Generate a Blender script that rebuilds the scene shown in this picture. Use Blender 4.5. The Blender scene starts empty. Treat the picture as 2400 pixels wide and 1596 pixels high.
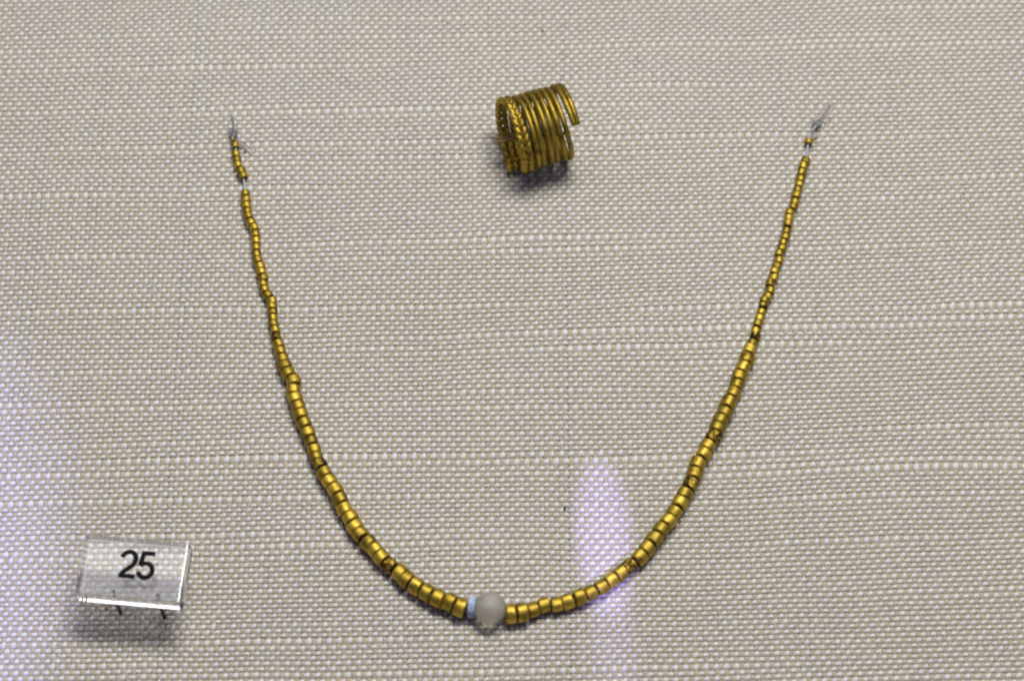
import bpy, math, random
import numpy as np
from mathutils import Vector, Matrix

random.seed(7)
rng = np.random.default_rng(11)
MM = 0.001
sc = bpy.context.scene
col = sc.collection

# ------------------------------------------------------------------ camera
F = 7000.0            # focal length in photo pixels (photo 2400 x 1596)
TILT = math.radians(29.0)
DIST = 0.70
CAM = Vector((0.0, -DIST * math.sin(TILT), DIST * math.cos(TILT)))
cam = bpy.data.cameras.new('camera')
cam.sensor_width = 36.0
cam.lens = 36.0 * F / 2400.0
cam.clip_start = 0.01
cam.clip_end = 20.0
cam.dof.use_dof = True
cam.dof.focus_distance = 0.692
cam.dof.aperture_fstop = 13.0
cam_o = bpy.data.objects.new('camera', cam)
cam_o.location = CAM
cam_o.rotation_euler = (TILT, 0, 0)
col.objects.link(cam_o)
sc.camera = cam_o

# ------------------------------------------------------------------ world and lamps
w = bpy.data.worlds.new('World')
sc.world = w
w.use_nodes = True
bg = w.node_tree.nodes['Background']
bg.inputs['Color'].default_value = (0.50, 0.50, 0.80, 1)
bg.inputs['Strength'].default_value = 0.175


def lamp(name, kind, loc, aim, energy, color, **kw):
    d = bpy.data.lights.new(name, kind)
    d.energy = energy
    d.color = color
    for k, v in kw.items():
        setattr(d, k, v)
    o = bpy.data.objects.new(name, d)
    o.location = loc
    o.rotation_euler = (Vector(aim) - Vector(loc)).to_track_quat('-Z', 'Y').to_euler()
    col.objects.link(o)
    return o


# case lamp over the far side of the board
lamp('case_lamp', 'AREA', (0.14, 0.30, 0.92), (0, 0, 0), 11.4, (1.0, 0.978, 0.925), shape='RECTANGLE', size=0.50, size_y=0.26)
# dimmer end of the lit ceiling of the case; its mirror image shows in the acrylic block
lamp('case_lamp_end', 'AREA', (-0.27, 0.33, 0.92), (-0.12, -0.05, 0), 0.85, (0.97, 0.97, 1.0), shape='RECTANGLE', size=0.32, size_y=0.30)

sc.view_settings.view_transform = 'Standard'
sc.view_settings.look = 'None'
sc.view_settings.exposure = 0.0
sc.view_settings.gamma = 1.0
sc.view_settings.use_curve_mapping = False
sc.cycles.sample_clamp_indirect = 4.0
sc.cycles.use_denoising = True
sc.cycles.pixel_filter_type = 'BLACKMAN_HARRIS'
sc.cycles.filter_width = 1.9


def unproj(px, py, z=0.0):
    """photo pixel -> point on the plane at height z (metres)"""
    dx, dy, dz = (px - 1200) / F, -(py - 798) / F, -1.0
    d = Vector((dx, dy * math.cos(TILT) - dz * math.sin(TILT), dy * math.sin(TILT) + dz * math.cos(TILT)))
    t = (z - CAM.z) / d.z
    return CAM + d * t


def px_size(p):
    """metres per photo pixel at a point"""
    fwd = Vector((0, math.sin(TILT), -math.cos(TILT)))
    return (p - CAM).dot(fwd) / F


# added violet spots on cloth and beads stand in for reflections in the case glass
tgt = unproj(1416, 1262, 0)
g = lamp('reflection_standin_spot', 'SPOT', tgt + Vector((0.02, -0.36, 0.44)), tgt, 12.0, (0.44, 0.38, 1.0),
         spot_size=math.radians(3.4), spot_blend=0.4, shadow_soft_size=0.002)
g.scale = (0.42, 1.0, 1.0)
tgt = unproj(1428, 1430, 0)  # added fainter streak that lengthens the same glass reflection
g = lamp('reflection_standin_streak', 'SPOT', tgt + Vector((0.02, -0.36, 0.44)), tgt, 5.0, (0.44, 0.38, 1.0),
         spot_size=math.radians(5.6), spot_blend=1.0, shadow_soft_size=0.002)
g.scale = (0.26, 1.0, 1.0)
tgt = unproj(-620, 1440, 0)  # added lamp in place of the violet glass reflection along the left edge
lamp('reflection_standin_glow', 'SPOT', tgt + Vector((-0.05, -0.3, 0.45)), tgt, 10.0, (0.44, 0.42, 1.0),
     spot_size=math.radians(15.6), spot_blend=0.25, shadow_soft_size=0.01)


# ------------------------------------------------------------------ helpers
def mat(name):
    m = bpy.data.materials.new(name)
    m.use_nodes = True
    nt = m.node_tree
    return m, nt, nt.nodes['Principled BSDF']


def node(nt, kind, **inp):
    n = nt.nodes.new(kind)
    for k, v in inp.items():
        n.inputs[k].default_value = v
    return n


def ramp(nt, stops):
    n = nt.nodes.new('ShaderNodeValToRGB')
    cr = n.color_ramp
    while len(cr.elements) < len(stops):
        cr.elements.new(0.5)
    for e, (p, c) in zip(cr.elements, stops):
        e.position = p
        e.color = (*c, 1)
    return n


def mapped(nt, scale):
    tc = nt.nodes.new('ShaderNodeTexCoord')
    mp = nt.nodes.new('ShaderNodeMapping')
    mp.inputs['Scale'].default_value = scale
    nt.links.new(tc.outputs['Object'], mp.inputs['Vector'])
    return mp


def quad_mesh(name, verts, quads, tris=None):
    me = bpy.data.meshes.new(name)
    verts = np.asarray(verts, dtype=np.float32)
    quads = np.asarray(quads, dtype=np.int32).reshape(-1, 4)
    nt_ = 0 if tris is None else len(tris)
    me.vertices.add(len(verts))
    me.vertices.foreach_set('co', verts.ravel())
    loops = quads.ravel()
    totals = np.full(len(quads), 4, np.int32)
    if nt_:
        t = np.asarray(tris, np.int32)
        loops = np.concatenate([loops, t.ravel()])
        totals = np.concatenate([totals, np.full(nt_, 3, np.int32)])
    starts = np.concatenate([[0], np.cumsum(totals)[:-1]]).astype(np.int32)
    me.loops.add(len(loops))
    me.loops.foreach_set('vertex_index', loops.astype(np.int32))
    me.polygons.add(len(totals))
    me.polygons.foreach_set('loop_start', starts)
    me.polygons.foreach_set('loop_total', totals)
    me.polygons.foreach_set('use_smooth', np.ones(len(totals), bool))
    me.update(calc_edges=True)
    return me


def link(name, me, m=None, parent=None):
    o = bpy.data.objects.new(name, me)
    if m is not None:
        if len(me.materials):
            me.materials[0] = m
        else:
            me.materials.append(m)
    col.objects.link(o)
    if parent is not None:
        o.parent = parent
    return o


def empty(name, loc, label, cat):
    o = bpy.data.objects.new(name, None)
    o.empty_display_size = 0.005
    o.location = loc
    o['label'] = label
    o['category'] = cat
    col.objects.link(o)
    return o


def resample(pts, n):
    pts = np.asarray([tuple(p) for p in pts], float)
    # Catmull-Rom through the points
    P = np.vstack([2 * pts[0] - pts[1], pts, 2 * pts[-1] - pts[-2]])
    out = []
    k = len(pts) - 1
    for u in np.linspace(0, k, n):
        i = min(int(u), k - 1)
        t = u - i
        a, b, c, d = P[i], P[i + 1], P[i + 2], P[i + 3]
        out.append(0.5 * ((2 * b) + (c - a) * t + (2 * a - 5 * b + 4 * c - d) * t * t + (3 * b - a - 3 * c + d) * t ** 3))
    return np.array(out)


def tube(pts, radius, n=10, lobes=None, cap=True):
    """tube along pts; radius scalar or per point; lobes=(count, depth, turns per metre) twists the section"""
    pts = np.asarray(pts, float)
    m = len(pts)
    rad = np.broadcast_to(np.asarray(radius, float), (m,))
    tan = np.gradient(pts, axis=0)
    tan /= np.linalg.norm(tan, axis=1)[:, None] + 1e-12
    up = np.array([0, 0, 1.0]) if abs(tan[0][2]) < 0.9 else np.array([1.0, 0, 0])
    nrm = up - tan[0] * up.dot(tan[0])
    nrm /= np.linalg.norm(nrm)
    seg = np.concatenate([[0], np.cumsum(np.linalg.norm(np.diff(pts, axis=0), axis=1))])
    V = []
    ang = np.linspace(0, 2 * np.pi, n, endpoint=False)
    for i in range(m):
        nrm = nrm - tan[i] * nrm.dot(tan[i])
        nrm /= np.linalg.norm(nrm) + 1e-12
        bi = np.cross(tan[i], nrm)
        r = np.full(n, rad[i])
        if lobes:
            c, dep, tw = lobes
            r = r * (1 - dep + dep * np.abs(np.cos(c * 0.5 * (ang + 2 * np.pi * tw * seg[i]))) * 1.5)
        V.append(pts[i] + np.outer(np.cos(ang) * r, nrm) + np.outer(np.sin(ang) * r, bi))
    V = np.concatenate(V)
    i0 = np.arange(m - 1)[:, None] * n
    k = np.arange(n)[None, :]
    k2 = (k + 1) % n
    Q = np.stack([i0 + k, i0 + k2, i0 + n + k2, i0 + n + k], -1).reshape(-1, 4)
    T = []
    if cap:
        b = len(V)
        V = np.vstack([V, pts[0] - tan[0] * rad[0] * 0.45, pts[-1] + tan[-1] * rad[-1] * 0.45])
        for j in range(n):
            T.append((b, (j + 1) % n, j))
            T.append((b + 1, (m - 1) * n + j, (m - 1) * n + (j + 1) % n))
    return V, Q, T


def tube_obj(name, pts, radius, m, parent=None, origin=(0, 0, 0), **kw):
    V, Q, T = tube(pts, radius, **kw)
    return link(name, quad_mesh(name, V - np.array(origin), Q, T or None), m, parent)


# ------------------------------------------------------------------ materials
def yarn_material(name, dark, light, stretch, rough=0.9):
    m, nt, p = mat(name)
    mp = mapped(nt, stretch)
    n1 = node(nt, 'ShaderNodeTexNoise', Scale=1.0, Detail=3.0)
    nt.links.new(mp.outputs[0], n1.inputs['Vector'])
    r = ramp(nt, [(0.30, dark), (0.68, light)])
    nt.links.new(n1.outputs['Fac'], r.inputs[0])
    mp2 = mapped(nt, (700, 700, 700))
    n2 = node(nt, 'ShaderNodeTexNoise', Scale=1.0, Detail=2.0)
    nt.links.new(mp2.outputs[0], n2.inputs['Vector'])
    r2 = ramp(nt, [(0.3, (0.86, 0.86, 0.86)), (0.7, (1.0, 1.0, 1.0))])
    nt.links.new(n2.outputs['Fac'], r2.inputs[0])
    mx = nt.nodes.new('ShaderNodeMix')
    mx.data_type = 'RGBA'
    mx.blend_type = 'MULTIPLY'
    mx.inputs['Factor'].default_value = 1.0
    nt.links.new(r.outputs[0], mx.inputs['A'])
    nt.links.new(r2.outputs[0], mx.inputs['B'])
    nt.links.new(mx.outputs['Result'], p.inputs['Base Color'])
    p.inputs['Roughness'].default_value = rough
    p.inputs['Specular IOR Level'].default_value = 0.2
    p.inputs['Sheen Weight'].default_value = 0.15
    b = node(nt, 'ShaderNodeBump', Strength=0.9, Distance=0.00016)
    nt.links.new(n1.outputs['Fac'], b.inputs['Height'])
    nt.links.new(b.outputs[0], p.inputs['Normal'])
    return m


M_weft = yarn_material('weft_white', (0.60, 0.612, 0.645), (0.80, 0.815, 0.85), (2600, 6000, 4000))
M_warp = yarn_material('warp_beige', (0.30, 0.258, 0.18), (0.61, 0.54, 0.41), (9000, 900, 2500))
M_back = yarn_material('backing', (0.20, 0.165, 0.12), (0.32, 0.27, 0.20), (900, 900, 900))


def gold_material(name, wear):
    m, nt, p = mat(name)
    oi = nt.nodes.new('ShaderNodeObjectInfo')
    tc = nt.nodes.new('ShaderNodeTexCoord')
    geo = nt.nodes.new('ShaderNodeNewGeometry')
    # random offset per object so no two beads share a pattern
    add = nt.nodes.new('ShaderNodeVectorMath')
    add.operation = 'ADD'
    nt.links.new(geo.outputs['Position'], add.inputs[0])
    nt.links.new(oi.outputs['Random'], add.inputs[1])
    n1 = node(nt, 'ShaderNodeTexNoise', Scale=520.0, Detail=4.0, Roughness=0.6)
    nt.links.new(add.outputs[0], n1.inputs['Vector'])
    tint = ramp(nt, [(0.25, (0.28, 0.187, 0.026)), (0.5, (0.46, 0.325, 0.048)), (0.8, (0.57, 0.425, 0.082))])
    nt.links.new(n1.outputs['Fac'], tint.inputs[0])
    n2 = node(nt, 'ShaderNodeTexNoise', Scale=(620.0 if wear > 0.5 else 420.0), Detail=5.0, Roughness=0.7)
    nt.links.new(add.outputs[0], n2.inputs['Vector'])
    lo = 0.53 if wear < 0.5 else 0.43
    dirt = ramp(nt, [(lo, (0, 0, 0)), (lo + 0.12, (1, 1, 1))])
    nt.links.new(n2.outputs['Fac'], dirt.inputs[0])
    mx = nt.nodes.new('ShaderNodeMix')
    mx.data_type = 'RGBA'
    mx.inputs['B'].default_value = (0.055, 0.026, 0.008, 1)
    fm = node(nt, 'ShaderNodeMath')
    fm.operation = 'MULTIPLY'
    fm.inputs[1].default_value = 0.6 if wear < 0.5 else 0.97
    nt.links.new(dirt.outputs[0], fm.inputs[0])
    nt.links.new(fm.outputs[0], mx.inputs['Factor'])
    nt.links.new(tint.outputs[0], mx.inputs['A'])
    hs = nt.nodes.new('ShaderNodeHueSaturation')
    nt.links.new(mx.outputs['Result'], hs.inputs['Color'])
    vr = node(nt, 'ShaderNodeMapRange')
    vr.inputs['To Min'].default_value = 0.72
    vr.inputs['To Max'].default_value = 1.25
    nt.links.new(oi.outputs['Random'], vr.inputs['Value'])
    nt.links.new(vr.outputs[0], hs.inputs['Value'])
    nt.links.new(hs.outputs[0], p.inputs['Base Color'])
    p.inputs['Metallic'].default_value = 1.0
    rr = node(nt, 'ShaderNodeMapRange')
    rr.inputs['To Min'].default_value = 0.44
    rr.inputs['To Max'].default_value = 0.68
    nt.links.new(n1.outputs['Fac'], rr.inputs['Value'])
    nt.links.new(rr.outputs[0], p.inputs['Roughness'])
    n3 = node(nt, 'ShaderNodeTexNoise', Scale=2400.0, Detail=3.0)
    nt.links.new(add.outputs[0], n3.inputs['Vector'])
    b = node(nt, 'ShaderNodeBump', Strength=0.6, Distance=0.00012)
    nt.links.new(n3.outputs['Fac'], b.inputs['Height'])
    nt.links.new(b.outputs[0], p.inputs['Normal'])
    return m


M_gold = gold_material('gold', 0.0)
M_worn = gold_material('gold_corroded', 1.0)

M_thread, nt_, p_ = mat('nylon_thread')
p_.inputs['Base Color'].default_value = (0.50, 0.51, 0.54, 1)
p_.inputs['Transmission Weight'].default_value = 0.3
p_.inputs['Roughness'].default_value = 0.3
M_knot, nt_, p_ = mat('grey_thread')
p_.inputs['Base Color'].default_value = (0.22, 0.215, 0.22, 1)
p_.inputs['Roughness'].default_value = 0.8
M_fibre, nt_, p_ = mat('lint_fibre')
p_.inputs['Base Color'].default_value = (0.66, 0.64, 0.62, 1)
p_.inputs['Roughness'].default_value = 0.8
M_speck, nt_, p_ = mat('lint_speck')
p_.inputs['Base Color'].default_value = (0.07, 0.05, 0.035, 1)
p_.inputs['Roughness'].default_value = 0.9
M_pin, nt_, p_ = mat('dull_brass_pin')
p_.inputs['Base Color'].default_value = (0.10, 0.055, 0.018, 1)
p_.inputs['Metallic'].default_value = 0.7
p_.inputs['Roughness'].default_value = 0.5
M_acrylic, nt_, p_ = mat('clear_acrylic')
p_.inputs['Base Color'].default_value = (0.98, 0.98, 0.99, 1)
p_.inputs['Transmission Weight'].default_value = 1.0
p_.inputs['Roughness'].default_value = 0.05
p_.inputs['IOR'].default_value = 1.49
M_ink, nt_, p_ = mat('black_ink')
p_.inputs['Base Color'].default_value = (0.008, 0.008, 0.010, 1)
p_.inputs['Roughness'].default_value = 0.85
p_.inputs['Specular IOR Level'].default_value = 0.1

M_crystal, nt_, p_ = mat('frosted_rock_crystal')
n_ = node(nt_, 'ShaderNodeTexNoise', Scale=14.0, Detail=6.0)
r_ = ramp(nt_, [(0.3, (0.76, 0.71, 0.62)), (0.62, (0.88, 0.835, 0.745))])
tc_ = nt_.nodes.new('ShaderNodeTexCoord')
nt_.links.new(tc_.outputs['Object'], n_.inputs['Vector'])
nt_.links.new(n_.outputs['Fac'], r_.inputs[0])
nt_.links.new(r_.outputs[0], p_.inputs['Base Color'])
b_ = node(nt_, 'ShaderNodeBump', Strength=0.5, Distance=0.0002)
nt_.links.new(n_.outputs['Fac'], b_.inputs['Height'])
nt_.links.new(b_.outputs[0], p_.inputs['Normal'])
p_.inputs['Roughness'].default_value = 0.55
p_.inputs['Transmission Weight'].default_value = 0.8
p_.inputs['Subsurface Weight'].default_value = 1.0
p_.inputs['Subsurface Radius'].default_value = (1, 1, 1)
p_.inputs['Subsurface Scale'].default_value = 0.008
p_.inputs['Specular IOR Level'].default_value = 0.25

M_faience, nt_, p_ = mat('blue_faience')
mp_ = mapped(nt_, (1, 1, 1))
n_ = node(nt_, 'ShaderNodeTexNoise', Scale=2.6, Detail=5.0, Roughness=0.7)
r_ = ramp(nt_, [(0.36, (0.13, 0.21, 0.40)), (0.47, (0.26, 0.36, 0.54)), (0.57, (0.46, 0.53, 0.62)), (0.68, (0.42, 0.36, 0.16))])
nt_.links.new(mp_.outputs[0], n_.inputs['Vector'])
nt_.links.new(n_.outputs['Fac'], r_.inputs[0])
nt_.links.new(r_.outputs[0], p_.inputs['Base Color'])
p_.inputs['Roughness'].default_value = 0.75

# ------------------------------------------------------------------ the cloth: every yarn of a plain weave
PW = 1.13 * MM                      # warp spacing
X0, X1 = -0.152, 0.152
Y0, Y1 = -0.103, 0.128
AMP = 0.41 * MM                     # how far the yarns bend up and down
j_lo, j_hi = int(X0 / PW) - 1, int(X1 / PW) + 1
NJ = j_hi - j_lo + 1
NR = int((Y1 - Y0) / (1.345 * MM))
SUB = 4
xs = np.arange((NJ - 1) * SUB + 1) / SUB * PW + j_lo * PW
NX = len(xs)


def smooth_noise(n_rows, x, step, amp):
    k = int((x[-1] - x[0]) / step) + 4
    c = rng.normal(0, 1, (n_rows, k))
    u = (x - x[0]) / step
    i = u.astype(int)
    t = u - i
    t = t * t * (3 - 2 * t)
    return amp * (c[:, i] * (1 - t) + c[:, i + 1] * t)


thick = 1.255 * MM * (1 + rng.normal(0, 0.065, (NR, 1)) + smooth_noise(NR, xs, 0.05, 0.035) + smooth_noise(NR, xs, 0.012, 0.02))
for r in range(NR):                 # slubs: places where a white yarn swells
    if rng.random() < 0.62:
        for _ in range(rng.integers(1, 3)):
            c = rng.uniform(X0, X1)
            L = rng.uniform(0.012, 0.07)
            thick[r] *= 1 + rng.uniform(0.14, 0.45) * np.exp(-((xs - c) / L) ** 4)
thick *= (Y1 - Y0) / thick.sum(axis=0).mean()
ybase = np.empty_like(thick)
base = np.cumsum(thick.mean(axis=1))
dev = np.zeros(NX)
for r in range(NR):                 # a swelling pushes its neighbours aside, the rows then settle straight again
    half_d = 0.5 * (thick[r] - thick[r].mean())
    ybase[r] = base[r] - 0.5 * thick[r].mean() + dev + half_d
    dev = 0.90 * (dev + 2 * half_d)
slope = 0.025 * xs + 0.013 / (2 * 0.12) * xs ** 2
yrow = ybase + Y0 + slope[None, :]

rows = np.arange(NR)
jpos = xs / PW
cosv = np.cos(np.pi * (jpos[None, :] + rows[:, None]))       # +1 where the white yarn lies on top
bumpj = rng.normal(0, 1, (NR, NJ))
ji = np.clip(np.rint(jpos).astype(int) - j_lo, 0, NJ - 1)
jit = bumpj[:, ji] * np.clip(cosv, 0, 1)
zrow = AMP * np.sign(cosv) * np.abs(cosv) ** 0.68 + 0.025 * MM * jit
half = thick * (0.378 + 0.03 * cosv) * (1 + 0.09 * jit)
rz = (0.17 * MM + 0.12 * thick) * (1 + 0.04 * jit)
# x wobble of bumps
xw = xs[None, :] + 0.05 * MM * rng.normal(0, 1, (NR, 1)) + 0.06 * MM * jit
phi = np.radians([-22, 40, 90, 140, 202])
ZTOP = AMP + 0.32 * MM
# the twist of the yarn leans each bump a little
lean = 0.10 * np.sin(np.pi * (jpos[None, :] + rows[:, None])) * np.clip(cosv, 0, 1) ** 0.5
V = np.empty((NR, NX, 5, 3), np.float32)
for k, a in enumerate(phi):
    V[:, :, k, 0] = xw
    V[:, :, k, 1] = yrow + half * math.cos(a) + lean * thick
    V[:, :, k, 2] = zrow + rz * math.sin(a) - ZTOP
idx = (np.arange(NR)[:, None, None] * NX + np.arange(NX - 1)[None, :, None]) * 5 + np.arange(4)[None, None, :]
Q = np.stack([idx, idx + 5, idx + 6, idx + 1], -1).reshape(-1, 4)
weft_me = quad_mesh('weft_yarns', V.reshape(-1, 3), Q)

SW = 4
NY = (NR - 1) * SW + 1
jx = (np.arange(NJ) + j_lo) * PW
yj = yrow[:, np.arange(NJ) * SUB]                           # rows at each warp
t = np.arange(NY) / SW
ti = np.minimum(t.astype(int), NR - 2)
tf = (t - ti)[:, None]
yw = yj[ti] * (1 - tf) + yj[ti + 1] * tf
cw = -np.cos(np.pi * (t[:, None] + (np.arange(NJ) + j_lo)[None, :]))
zw = AMP * 1.0 * np.sign(cw) * np.abs(cw) ** 0.55
wx = jx[None, :] + 0.04 * MM * rng.normal(0, 1, (1, NJ)) + np.zeros((NY, 1))
hw = PW * (0.545 + 0.0 * cw) * (1 + 0.05 * rng.normal(0, 1, (1, NJ)))
V = np.empty((NY, NJ, 4, 3), np.float32)
for k, a in enumerate(np.radians([-10, 62, 118, 190])):
    V[:, :, k, 0] = wx + hw * math.cos(a)
    V[:, :, k, 1] = yw
    V[:, :, k, 2] = zw + 0.30 * MM * math.sin(a) - ZTOP
idx = (np.arange(NY - 1)[:, None, None] * NJ + np.arange(NJ)[None, :, None]) * 4 + np.arange(3)[None, None, :]
Q = np.stack([idx, idx + 1, idx + NJ * 4 + 1, idx + NJ * 4], -1).reshape(-1, 4)
warp_me = quad_mesh('warp_yarns', V.reshape(-1, 3), Q)

bz = -1.25 * MM
back_v = [(-0.155, -0.106, bz), (0.155, -0.106, bz), (0.155, 0.131, bz), (-0.155, 0.131, bz),
          (-0.155, -0.106, bz - 0.004), (0.155, -0.106, bz - 0.004), (0.155, 0.131, bz - 0.004), (-0.155, 0.131, bz - 0.004)]
back_q = [(0, 1, 2, 3), (7, 6, 5, 4), (0, 4, 5, 1), (1, 5, 6, 2), (2, 6, 7, 3), (3, 7, 4, 0)]
cloth = link('display_cloth', quad_mesh('display_cloth', back_v, back_q), M_back)
cloth.data.polygons.foreach_set('use_smooth', [False] * 6)
cloth['kind'] = 'structure'
cloth['label'] = 'beige and white plain weave linen stretched over the display board'
wf = link('weft_yarns', weft_me, M_weft, cloth)
wf['kind'] = 'stuff'
wp = link('warp_yarns', warp_me, M_warp, cloth)
wp['kind'] = 'stuff'

# ------------------------------------------------------------------ the necklace
# each entry: photo pixel of a bead's centre and its width, read off enlarged crops


def crop(x0, y0, s, pts):
    return [(x0 + a[0] / s, y0 + a[1] / s, a[2] / s, len(a) > 3) for a in pts]


D = 1  # damaged
left_short = crop(500, 250, 7.84, [(408, 725, 150), (412, 890, 150), (442, 985, 150), (455, 1085, 155), (515, 1190, 172), (552, 1285, 165)])
left = crop(500, 400, 5.227, [
    (390, 288, 112), (402, 365, 120), (410, 440, 118), (418, 510, 118), (433, 574, 120), (462, 640, 122), (502, 712, 122),
    (517, 790, 120), (525, 870, 118), (522, 950, 115), (532, 1030, 118), (548, 1105, 122), (578, 1178, 125), (588, 1250, 128),
    (612, 1320, 122), (614, 1393, 118), (632, 1465, 120), (672, 1530, 125)])
left += crop(560, 680, 5.227, [
    (402, 137, 122), (408, 207, 125), (413, 276, 120), (418, 346, 118), (426, 418, 120), (445, 500, 125), (456, 582, 135, D),
    (485, 668, 145), (508, 760, 150), (538, 845, 158), (562, 933, 172), (606, 1028, 180), (672, 1120, 188), (665, 1230, 185),
    (690, 1328, 185), (728, 1430, 185)])
left += crop(620, 960, 5.227, [
    (440, 65, 182), (484, 172, 178), (532, 282, 175), (572, 388, 168), (605, 488, 165), (632, 582, 170), (678, 668, 178, D),
    (732, 780, 185), (795, 878, 190), (867, 985, 195), (925, 1108, 195), (978, 1222, 190), (1055, 1325, 200), (1110, 1432, 200)])
left += crop(820, 1220, 6.03, [
    (152, 195, 228), (258, 308, 230), (352, 408, 225), (447, 520, 232), (570, 632, 222, D), (705, 735, 235), (798, 828, 245),
    (935, 925, 250), (1085, 1015, 255), (1240, 1090, 262), (1410, 1150, 265), (1565, 1225, 272)])
right = crop(1180, 1250, 6.737, [
    (115, 1265, 300), (285, 1248, 288), (472, 1200, 232), (640, 1130, 240), (838, 1118, 234), (1012, 1070, 245), (1203, 1000, 252),
    (1378, 930, 222), (1545, 842, 232), (1700, 735, 228), (1850, 625, 228), (1985, 508, 228, D)])
right += crop(1430, 1050, 5.227, [
    (365, 1335, 190), (455, 1230, 195), (535, 1112, 195), (622, 998, 200), (712, 892, 182), (785, 782, 185), (855, 672, 195),
    (915, 560, 195), (988, 440, 190, D), (1032, 315, 190), (1072, 195, 190), (1145, 78, 190)])
right += crop(1560, 740, 4.9, [
    (480, 1500, 185), (548, 1395, 180, D), (595, 1290, 178), (625, 1200, 175), (678, 1112, 178), (718, 1010, 190), (778, 890, 165),
    (815, 800, 165), (840, 705, 175), (885, 605, 170), (935, 500, 172), (965, 400, 148), (995, 322, 120), (1025, 245, 122, D),
    (1038, 180, 112), (1058, 98, 110)])
right += crop(1680, 370, 3.92, [
    (392, 1475, 84), (410, 1420, 86), (425, 1365, 86, D), (437, 1313, 88), (465, 1275, 88), (488, 1222, 88), (490, 1160, 88),
    (520, 1105, 86), (530, 1047, 88), (550, 1000, 88, D), (570, 945, 86), (572, 885, 90), (600, 835, 84), (610, 785, 86),
    (627, 735, 88), (640, 680, 88), (655, 612, 88), (662, 560, 88), (668, 508, 88), (702, 456, 82), (715, 405, 84), (728, 350, 86),
    (743, 300, 84), (755, 250, 84), (768, 200, 86), (780, 143, 88), (795, 85, 86), (815, 32, 88)])
right_top = crop(1800, 200, 6.27, [(595, 838, 130)])

neck = empty('bead_necklace', unproj(1148, 1440, 0),
             'gold bead necklace with frosted crystal bead laid in a U on the linen', 'necklace')
NO = np.array(neck.location)


def bead_mesh(seed, damaged=False, hole=0.66):
    """a short barrel of sheet gold with an open hole; unit radius, unit length along z"""
    r = np.random.default_rng(seed)
    bulge = r.uniform(0.015, 0.07)
    prof = []
    for z in (-0.5, -0.49, -0.44, -0.35, -0.18, 0.0, 0.18, 0.35, 0.44, 0.49, 0.5):
        e = abs(z) / 0.5
        rad = 1.0 - bulge * e * e
        if e > 0.85:
            rad -= 0.19 * ((e - 0.85) / 0.15) ** 1.6
        prof.append((rad, z))
    prof += [(hole + 0.03, 0.495), (hole, 0.45), (hole, 0.0), (hole, -0.45), (hole + 0.03, -0.495)]
    n = 28
    ang = np.linspace(0, 2 * np.pi, n, endpoint=False)
    k1, k2, k3 = r.uniform(0, 6.28, 3)
    squash = 0.035 * np.cos(2 * (ang - k1)) + 0.014 * np.cos(3 * (ang - k2))
    tip = r.normal(0, 0.035, 2)
    dents = [(r.uniform(0, 6.28), r.uniform(-0.4, 0.4), r.uniform(0.03, 0.07) if not damaged else r.uniform(0.12, 0.3),
              r.uniform(0.25, 0.5)) for _ in range(3 if not damaged else 5)]
    V = []
    for rad, z in prof:
        rr = rad * (1 + squash)
        zz = np.full(n, z) + (np.cos(ang) * tip[0] + np.sin(ang) * tip[1]) * (1 if z > 0 else 0.4)
        for (da, dz, dd, ds) in dents:
            dang = np.angle(np.exp(1j * (ang - da)))
            rr = rr - dd * np.exp(-(dang ** 2 + (z - dz) ** 2 * 2) / ds ** 2) * (rad > hole + 0.05)
        V.append(np.stack([np.cos(ang) * rr, np.sin(ang) * rr, zz], -1))
    m = len(prof)
    V = np.concatenate(V)
    i0 = np.arange(m)[:, None] * n
    i1 = ((np.arange(m) + 1) % m)[:, None] * n
    k = np.arange(n)[None, :]
    kk = (k + 1) % n
    Q = np.stack([i0 + k, i0 + kk, i1 + kk, i1 + k], -1).reshape(-1, 4)
    return quad_mesh('bead', V, Q)


bead_pool = [bead_mesh(100 + i) for i in range(16)]
worn_pool = [bead_mesh(300 + i, True) for i in range(6)]
for me in bead_pool:
    me.materials.append(M_gold)
for me in worn_pool:
    me.materials.append(M_worn)


def place(name, me, pos, axis, rad, length, spin=0.0, m=None):
    o = bpy.data.objects.new(name, me)
    q = Vector(axis).to_track_quat('Z', 'Y')
    o.matrix_world = (Matrix.Translation(Vector(pos) - neck.location) @ q.to_matrix().to_4x4()
                      @ Matrix.Rotation(spin, 4, 'Z') @ Matrix.Diagonal((rad, rad, length, 1)))
    col.objects.link(o)
    o.parent = neck
    return o


thread_pts = []


def string(beads, seq_thread=True):
    P, Rr = [], []
    for (px, py, wd, dm) in beads:
        rad = wd * 0.5 * px_size(unproj(px, py, 0.0015)) * 1.035
        lift = abs(random.gauss(0, 0.03)) * rad
        P.append(unproj(px, py, rad + lift))
        Rr.append(rad)
    n = len(P)
    for i in range(n):
        a = P[max(i - 1, 0)]
        b = P[min(i + 1, n - 1)]
        ax = (b - a)
        if ax.length < 1e-9:
            ax = Vector((0, 1, 0.0))
        ax = ax.normalized()
        d = []
        if i > 0:
            d.append((P[i] - P[i - 1]).length)
        if i < n - 1:
            d.append((P[i + 1] - P[i]).length)
        L = (sum(d) / len(d) if d else 1.25 * Rr[i]) * (0.90 if Rr[i] < 0.0014 else 0.935)
        if Rr[i] < 0.0013:
            L = min(L, 1.42 * Rr[i])
        if n == 1:
            ax = Vector((0.12, 0.97, 0.10)).normalized()
        ax = (ax + Vector((random.gauss(0, 0.05), random.gauss(0, 0.05), random.gauss(0, 0.03)))).normalized()
        dm = beads[i][3]
        me = random.choice(worn_pool if dm else bead_pool)
        o = place('bead', me, P[i], ax, Rr[i], L, random.uniform(0, 6.28))
        if dm:
            o['label'] = 'corroded gold bead with dark brown pitting'
    return P, Rr


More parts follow.
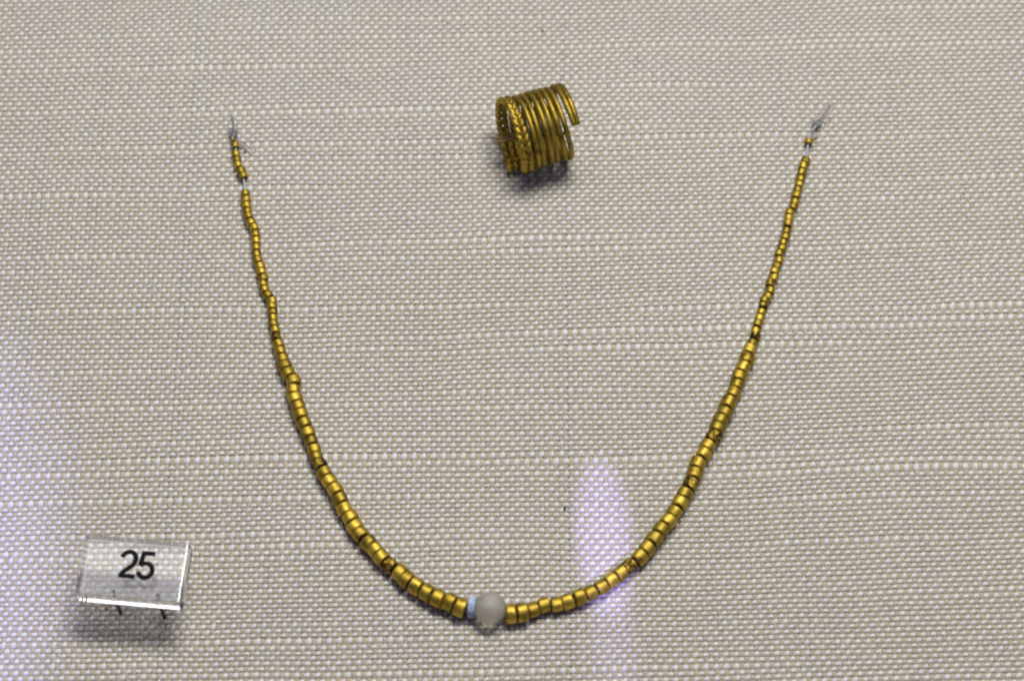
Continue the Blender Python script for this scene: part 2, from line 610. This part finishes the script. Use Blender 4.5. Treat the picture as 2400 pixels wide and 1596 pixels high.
Pls, _ = string(left_short)
Pl, Rl = string(left)
Pr, Rrr = string(right)
Prt, _ = string(right_top)

# torn scrap of a bead at the top of the left arm
tp = unproj(545.5, 329.0, 0.0011)
o = place('bead', worn_pool[0], tp, Vector((0.45, 0.85, 0.30)), 0.90 * MM, 0.62 * MM, 1.0)
o['label'] = 'torn scrap of a gold bead at the end of the string'

# frosted ball and the blue bead at the bottom of the U
rc = 38.0 * px_size(unproj(1148, 1424, 0.003))
pc = unproj(1148.5, 1424, rc)
n, mrow = 40, 24
V, Q, T = [], [], []
for i in range(1, mrow):
    th = math.pi * i / mrow
    for j in range(n):
        a = 2 * math.pi * j / n
        V.append((math.sin(th) * math.cos(a), math.sin(th) * math.sin(a), math.cos(th) * 0.97))
for i in range(mrow - 2):
    for j in range(n):
        Q.append((i * n + j, i * n + (j + 1) % n, (i + 1) * n + (j + 1) % n, (i + 1) * n + j)[::-1])
b0 = len(V)
V += [(0, 0, 0.93), (0, 0, -0.93)]
for j in range(n):
    T.append((b0, j, (j + 1) % n))
    T.append((b0 + 1, (mrow - 2) * n + (j + 1) % n, (mrow - 2) * n + j))
ball = quad_mesh('crystal_bead', V, Q, T)
ball.materials.append(M_crystal)
o = place('crystal_bead', ball, pc, (1, 0.02, 0), rc, rc)
o['label'] = 'round frosted rock crystal bead, larger than the rest'
rb = 25.5 * px_size(pc)
blue = bead_mesh(77, False, 0.3)
blue.materials.append(M_faience)
pb = unproj(1105.5, 1421, rb)
o = place('blue_bead', blue, pb, (1, -0.08, 0), rb, 19 * px_size(pc), 0.4)
o['label'] = 'pale blue mottled disc bead beside the crystal ball'

# nylon thread through everything, with tails and knots
knotL = unproj(546.5, 316, 0.0010)
knotR = unproj(1915.5, 288.5, 0.0011)
path = [unproj(543.5, 300, 0.0012), knotL, tp] + Pls + Pl + [pb, pc] + Pr + Prt + [unproj(1903, 312, 0.0008), knotR]
tube_obj('thread', resample(path, len(path) * 4) - NO, 0.27 * MM, M_thread, neck, n=8)
for (a, b, h, rad, m_) in (((546, 314), (543, 268), 0.0052, 0.26, M_thread), ((546, 314), (541.5, 276), 0.0040, 0.17, M_thread),
                           ((545, 316), (546, 280), 0.0034, 0.13, M_thread), ((549, 326), (592, 352), 0.0016, 0.16, M_knot),
                           ((547, 320), (556, 291), 0.0028, 0.10, M_knot), ((546, 320), (534, 296), 0.0026, 0.10, M_knot), ((551, 334), (577, 350), 0.0007, 0.14, M_knot),
                           ((1906, 328), (1918, 323), 0.0012, 0.22, M_pin), ((1914, 290), (1903, 310), 0.0016, 0.16, M_knot),
                           ((1917, 285), (1947, 243), 0.0045, 0.30, M_thread), ((1917, 285), (1949, 246), 0.0036, 0.17, M_thread)):
    p0 = unproj(*a, 0.0010)
    p1 = unproj(*b, h)
    pm = (p0 + p1) / 2 + Vector((0.0003, 0, 0.0002))
    tube_obj('thread_tail', resample([p0, pm, p1], 14) - NO, rad * MM, m_, neck, n=7)


def knot(p, size, m_, seed):
    r = np.random.default_rng(seed)
    u = np.linspace(0, 2 * np.pi, 60)
    pts = np.stack([(np.sin(u) + 2 * np.sin(2 * u)), (np.cos(u) - 2 * np.cos(2 * u)), -np.sin(3 * u)], -1) * size / 3
    tube_obj('knot', pts + np.array(p) - NO, size * 0.40, m_, neck, n=7, cap=False)


knot(unproj(547, 314, 0.0010), 0.85 * MM, M_knot, 1)
knot(unproj(1915.5, 289, 0.0011), 0.95 * MM, M_knot, 2)

# ------------------------------------------------------------------ the gold wire spiral
BETA = math.radians(17.0)
ax_a = np.array([math.cos(BETA), math.sin(BETA), 0.0])
ax_b = np.array([math.sin(BETA), -math.cos(BETA), 0.0])     # towards the viewer
ax_z = np.array([0, 0, 1.0])
RW = 0.64 * MM
RC = 8.65 * MM
PITCH = 3.24 * MM
GAP = 1.44 * MM
c_left = np.array(unproj(1199, 318, RC + RW + 0.0001))       # middle of the open end
C0 = c_left - ax_a * PITCH * 0.45
coil = empty('gold_wire_spiral', Vector((*(C0 + ax_a * 0.009)[:2], 0)),
             'coiled double gold wire spiral with twisted strands at its open end', 'jewellery')
CO = np.array(coil.location)


def helix(t0, t1, off, n, end=False):
    th = np.radians(np.linspace(t0, t1, n))
    s = PITCH * np.degrees(th) / 360.0
    wob = 0.14 * MM * np.sin(th * 0.83 + off * 900) + 0.13 * MM * np.sin(th * 2.1 + 1.0 + off * 300)
    s = s + off + wob
    # the last turns sit a little apart
    s = s + 0.15 * MM * np.clip((np.degrees(th) - 1330) / 300, 0, 1)
    R = RC + 0.13 * MM * np.sin(th * 1.3 + off * 500) + 0.07 * MM * np.sin(th * 3.1 + off * 900)
    R = R + 0.55 * MM * np.clip((np.degrees(th) - 1480) / 150, 0, 1)
    if end:
        f = np.clip((np.degrees(th) - 1560) / 110, 0, 1)
        s = s - np.sign(off - 1e-9) * f * 0.38 * MM
    R = np.asarray(R)[:, None]
    return (C0[None, :] + ax_a[None, :] * s[:, None] + R * (-np.cos(th)[:, None] * ax_z - np.sin(th)[:, None] * ax_b))


T_END = 1660
for off, tw in ((0.0, 270.0), (GAP, -270.0)):
    pts = helix(-34, 372, off, 300)
    o = tube_obj('twisted_wire', pts - CO, RW * 1.16, M_gold, coil, n=20, lobes=(2, 0.34, tw))
    pts = helix(366, T_END, off, 330, True)
    th = np.linspace(366, T_END, 330)
    rad = RW * (1 + 0.035 * np.sin(th * 0.031) + 0.02 * np.sin(th * 0.11 + off * 3000))
    rad = rad * (1 + 0.10 * np.clip((th - 1540) / 60, 0, 1) - 0.30 * np.clip((th - 1630) / 46, 0, 1))
    tube_obj('plain_wire', pts - CO, rad, M_gold, coil, n=12)
pA = helix(4, 8, 0, 2)[0]
pB = helix(4, 8, GAP, 2)[0]
loop = [pA - 0 * ax_a, pA + ax_b * 1.6 * MM + ax_z * 0.35 * MM + ax_a * 0.15 * MM, pA + ax_b * 2.6 * MM + ax_z * 0.7 * MM + ax_a * 1.2 * MM,
        pB + ax_b * 2.2 * MM + ax_z * 0.6 * MM + ax_a * 1.0 * MM]
tube_obj('loop_end', resample(loop, 40) - CO, RW * 0.9, M_gold, coil, n=14, lobes=(2, 0.3, 600.0))

# the pin that holds the spiral
zpin = 7.2 * MM
pL = np.array(unproj(1163, 329, zpin))
pR = np.array(unproj(1336, 311, zpin))
pin = empty('mounting_pin', Vector((*((pL + pR) / 2)[:2], 0)), 'dull brown metal pin passing through the gold wire spiral', 'pin')
PO = np.array(pin.location)
tube_obj('rod', resample([pL, (pL + pR) / 2, pR], 12) - PO, 0.42 * MM, M_pin, pin, n=10)
mid = (pL + pR) / 2
tube_obj('leg', np.linspace(mid, [mid[0], mid[1], -0.001], 8) - PO, 0.36 * MM, M_pin, pin, n=10)
d = (pR - pL) / np.linalg.norm(pR - pL)
e = np.cross([0, 0, 1], d)
V, Q = [], []
for s in (-0.2, 4.4):
    for u, v in ((-1.0, 0.1), (0.7, 0.1), (0.7, 0.35), (-1.0, 0.35)):
        V.append(pL + d * s * MM + e * u * MM + np.array([0, 0, v * MM]) - PO)
Q = [(0, 1, 2, 3), (7, 6, 5, 4), (0, 4, 5, 1), (1, 5, 6, 2), (2, 6, 7, 3), (3, 7, 4, 0)]
o = link('head_plate', quad_mesh('head_plate', V, Q), M_pin, pin)
o.data.polygons.foreach_set('use_smooth', [False] * 6)

# ------------------------------------------------------------------ the number block
WB, DB, TB = 24.0 * MM, 14.6 * MM, 4.35 * MM   # width, depth, thickness of the acrylic block
HB = 8.8 * MM                        # held this far above the cloth
bc = unproj(317, 1350, HB)           # middle of the underside
block = empty('number_block', Vector((bc.x, bc.y, 0)), 'clear acrylic block printed 25, raised above the linen on two pins', 'number label')
block.rotation_euler = (0, 0, math.radians(-5.5))
prof = []


def corner(cy, cz, r, a0, a1, n):
    for i in range(n + 1):
        a = math.radians(a0 + (a1 - a0) * i / n)
        prof.append((cy + r * math.cos(a), cz + r * math.sin(a)))


r0, rf = 0.3 * MM, 0.7 * MM
corner(DB / 2 - r0, TB - r0, r0, 0, 90, 4)                    # back top
corner(-DB / 2 + 0.3 * MM, TB - 0.3 * MM, 0.3 * MM, 90, 180, 6)     # front top
corner(-DB / 2 + rf, rf, rf, 180, 270, 16)                    # rounded front lower edge
corner(DB / 2 - r0, r0, r0, 270, 360, 4)                      # back bottom
npf = len(prof)
V, Q = [], []
re_ = 1.1 * MM
secs = [(x, re_ * (1 - math.sin(math.radians(90 * i / 5)))) for i, x in enumerate([-WB / 2 + re_ * (1 - math.cos(math.radians(90 * i / 5))) for i in range(6)])]
secs = secs + [(-x, f) for x, f in secs[::-1]]
for x, inset in secs:
    for (y, z) in prof:
        fy = 1 - inset / (DB / 2)
        fz = 1 - inset / (TB / 2)
        V.append((x, y * fy, HB + TB / 2 + (z - TB / 2) * fz))
for s_ in range(len(secs) - 1):
    for i in range(npf):
        j = (i + 1) % npf
        Q.append((s_ * npf + i, s_ * npf + j, (s_ + 1) * npf + j, (s_ + 1) * npf + i))
me = quad_mesh('block_body', V, Q)
import bmesh
bm = bmesh.new()
bm.from_mesh(me)
bm.verts.ensure_lookup_table()
bm.faces.new([bm.verts[i] for i in range(npf)])
bm.faces.new([bm.verts[(len(secs) - 1) * npf + i] for i in range(npf)][::-1])
bmesh.ops.recalc_face_normals(bm, faces=bm.faces)
for f in bm.faces:
    f.smooth = len(f.verts) == 4
bm.to_mesh(me)
bm.free()
body = link('block_body', me, M_acrylic, block)
wn = body.modifiers.new('weighted_normal', 'WEIGHTED_NORMAL')
wn.weight = 100
wn.keep_sharp = True

# the printed number, wrapped on the curved top
HD = 6.8 * MM


def stroke(pts, wd, lvl):
    pts = np.asarray(pts, float)
    tan = np.gradient(pts, axis=0)
    tan /= np.linalg.norm(tan, axis=1)[:, None]
    nr = np.stack([-tan[:, 1], tan[:, 0]], -1)
    return pts + nr * wd / 2, pts - nr * wd / 2, lvl


def arc(cx, cy, rx, ry, a0, a1, n=28):
    t = np.radians(np.linspace(a0, a1, n))
    return np.stack([cx + rx * np.cos(t), cy + ry * np.sin(t)], -1)


def digit_two():
    tail = resample([(0.522, 0.69, 0), (0.49, 0.53, 0), (0.36, 0.37, 0), (0.20, 0.23, 0), (0.105, 0.06, 0)], 26)[:, :2]
    top = arc(0.300, 0.695, 0.222, 0.232, 176, 0)
    return [np.vstack([top, tail[1:]]), np.linspace((0.045, 0.07), (0.575, 0.07), 8)]


def digit_five():
    return [np.linspace((0.535, 0.925), (0.125, 0.925), 8), np.linspace((0.175, 0.985), (0.105, 0.46), 12),
            arc(0.295, 0.315, 0.225, 0.255, 146, -168, 44)]


def digit(strokes, xoff):
    V, Q = [], []
    for k, st in enumerate(strokes):
        A, B, _ = stroke(st, 0.162, k)
        cols = 5
        base = len(V)
        for a, b in zip(A, B):
            for c in range(cols):
                q = a + (b - a) * c / (cols - 1)
                V.append((q[0] * HD + xoff + 0.7 * MM, (q[1] - 0.5) * HD + 0.9 * MM, HB + TB + 0.03 * MM + k * 0.012 * MM))
        for i in range(len(A) - 1):
            for c in range(cols - 1):
                p = base + i * cols + c
                Q.append((p, p + 1, p + cols + 1, p + cols))
    return V, Q


for nm, st, xo in (('digit', digit_two(), -3.95 * MM), ('digit', digit_five(), 0.05 * MM)):
    V, Q = digit(st, xo)
    link(nm, quad_mesh(nm, V, Q), M_ink, body)
for x in (-3.4 * MM, 6.4 * MM):
    pts = np.linspace((x, -5.3 * MM, -0.0012), (x - 0.5 * MM, -4.7 * MM, HB - 0.02 * MM), 8)
    tube_obj('pin', pts, 0.42 * MM, M_pin, block, n=10)

# ------------------------------------------------------------------ lint on the cloth
Vs, Qs, Ts = [], [], []
nb = 0
fib = [((1738, 745), (1765, 790)), ((620, 650), (640, 700)), ((95, 280), (120, 270)), ((560, 1180), (590, 1175)), ((350, 655), (372, 690)),
       ((1728, 700), (1722, 742))]
for _ in range(46):
    x, y = random.uniform(20, 2380), random.uniform(20, 1580)
    a = random.uniform(0, 6.28)
    L = random.uniform(12, 40)
    fib.append(((x, y), (x + L * math.cos(a), y + L * math.sin(a))))
for a, b in fib:
    p0, p1 = unproj(*a, 0.0001), unproj(*b, 0.0003)
    pm = (p0 + p1) / 2 + Vector((random.gauss(0, 0.0004), random.gauss(0, 0.0004), 0.0005))
    V, Q, T = tube(resample([p0, pm, p1], 10), 0.045 * MM, n=4, cap=False)
    Vs.append(V)
    Qs.append(np.asarray(Q) + nb)
    nb += len(V)
o = link('lint_fibres', quad_mesh('lint_fibres', np.vstack(Vs), np.vstack(Qs)), M_fibre)
o['kind'] = 'stuff'
o['label'] = 'fine pale stray fibres scattered over the linen'
o['category'] = 'lint'
Vs, Qs, nb = [], [], 0  # dirt specks; the one by the number block is a dark spot for a pin hole
for (x, y, s) in ((1324, 1190, 0.75), (1272, 72, 0.55), (1187, 120, 0.40), (250, 1427, 0.55), (360, 1447, 0.5), (1888, 466, 0.28), (1893, 542, 0.24),
                  (1500, 690, 0.22), (1835, 1008, 0.2), (2050, 830, 0.18), (1010, 560, 0.2), (760, 420, 0.2)):
    p = np.array(unproj(x, y, 0.0))
    V, Q, T = tube(np.array([p + [-0.2 * s * MM, -0.5 * s * MM, 0], p + [0, 0, 0.25 * s * MM], p + [0.2 * s * MM, 0.5 * s * MM, 0]]), np.array([0.25, 0.5, 0.2]) * s * MM, n=6, cap=False)
    Vs.append(V)
    Qs.append(np.asarray(Q) + nb)
    nb += len(V)
o = link('dirt_and_pinhole_specks', quad_mesh('dirt_and_pinhole_specks', np.vstack(Vs), np.vstack(Qs)), M_speck)
o['kind'] = 'stuff'
o['label'] = 'tiny dark specks of dirt and a dark spot for a pin hole in the linen'
o['category'] = 'dirt'
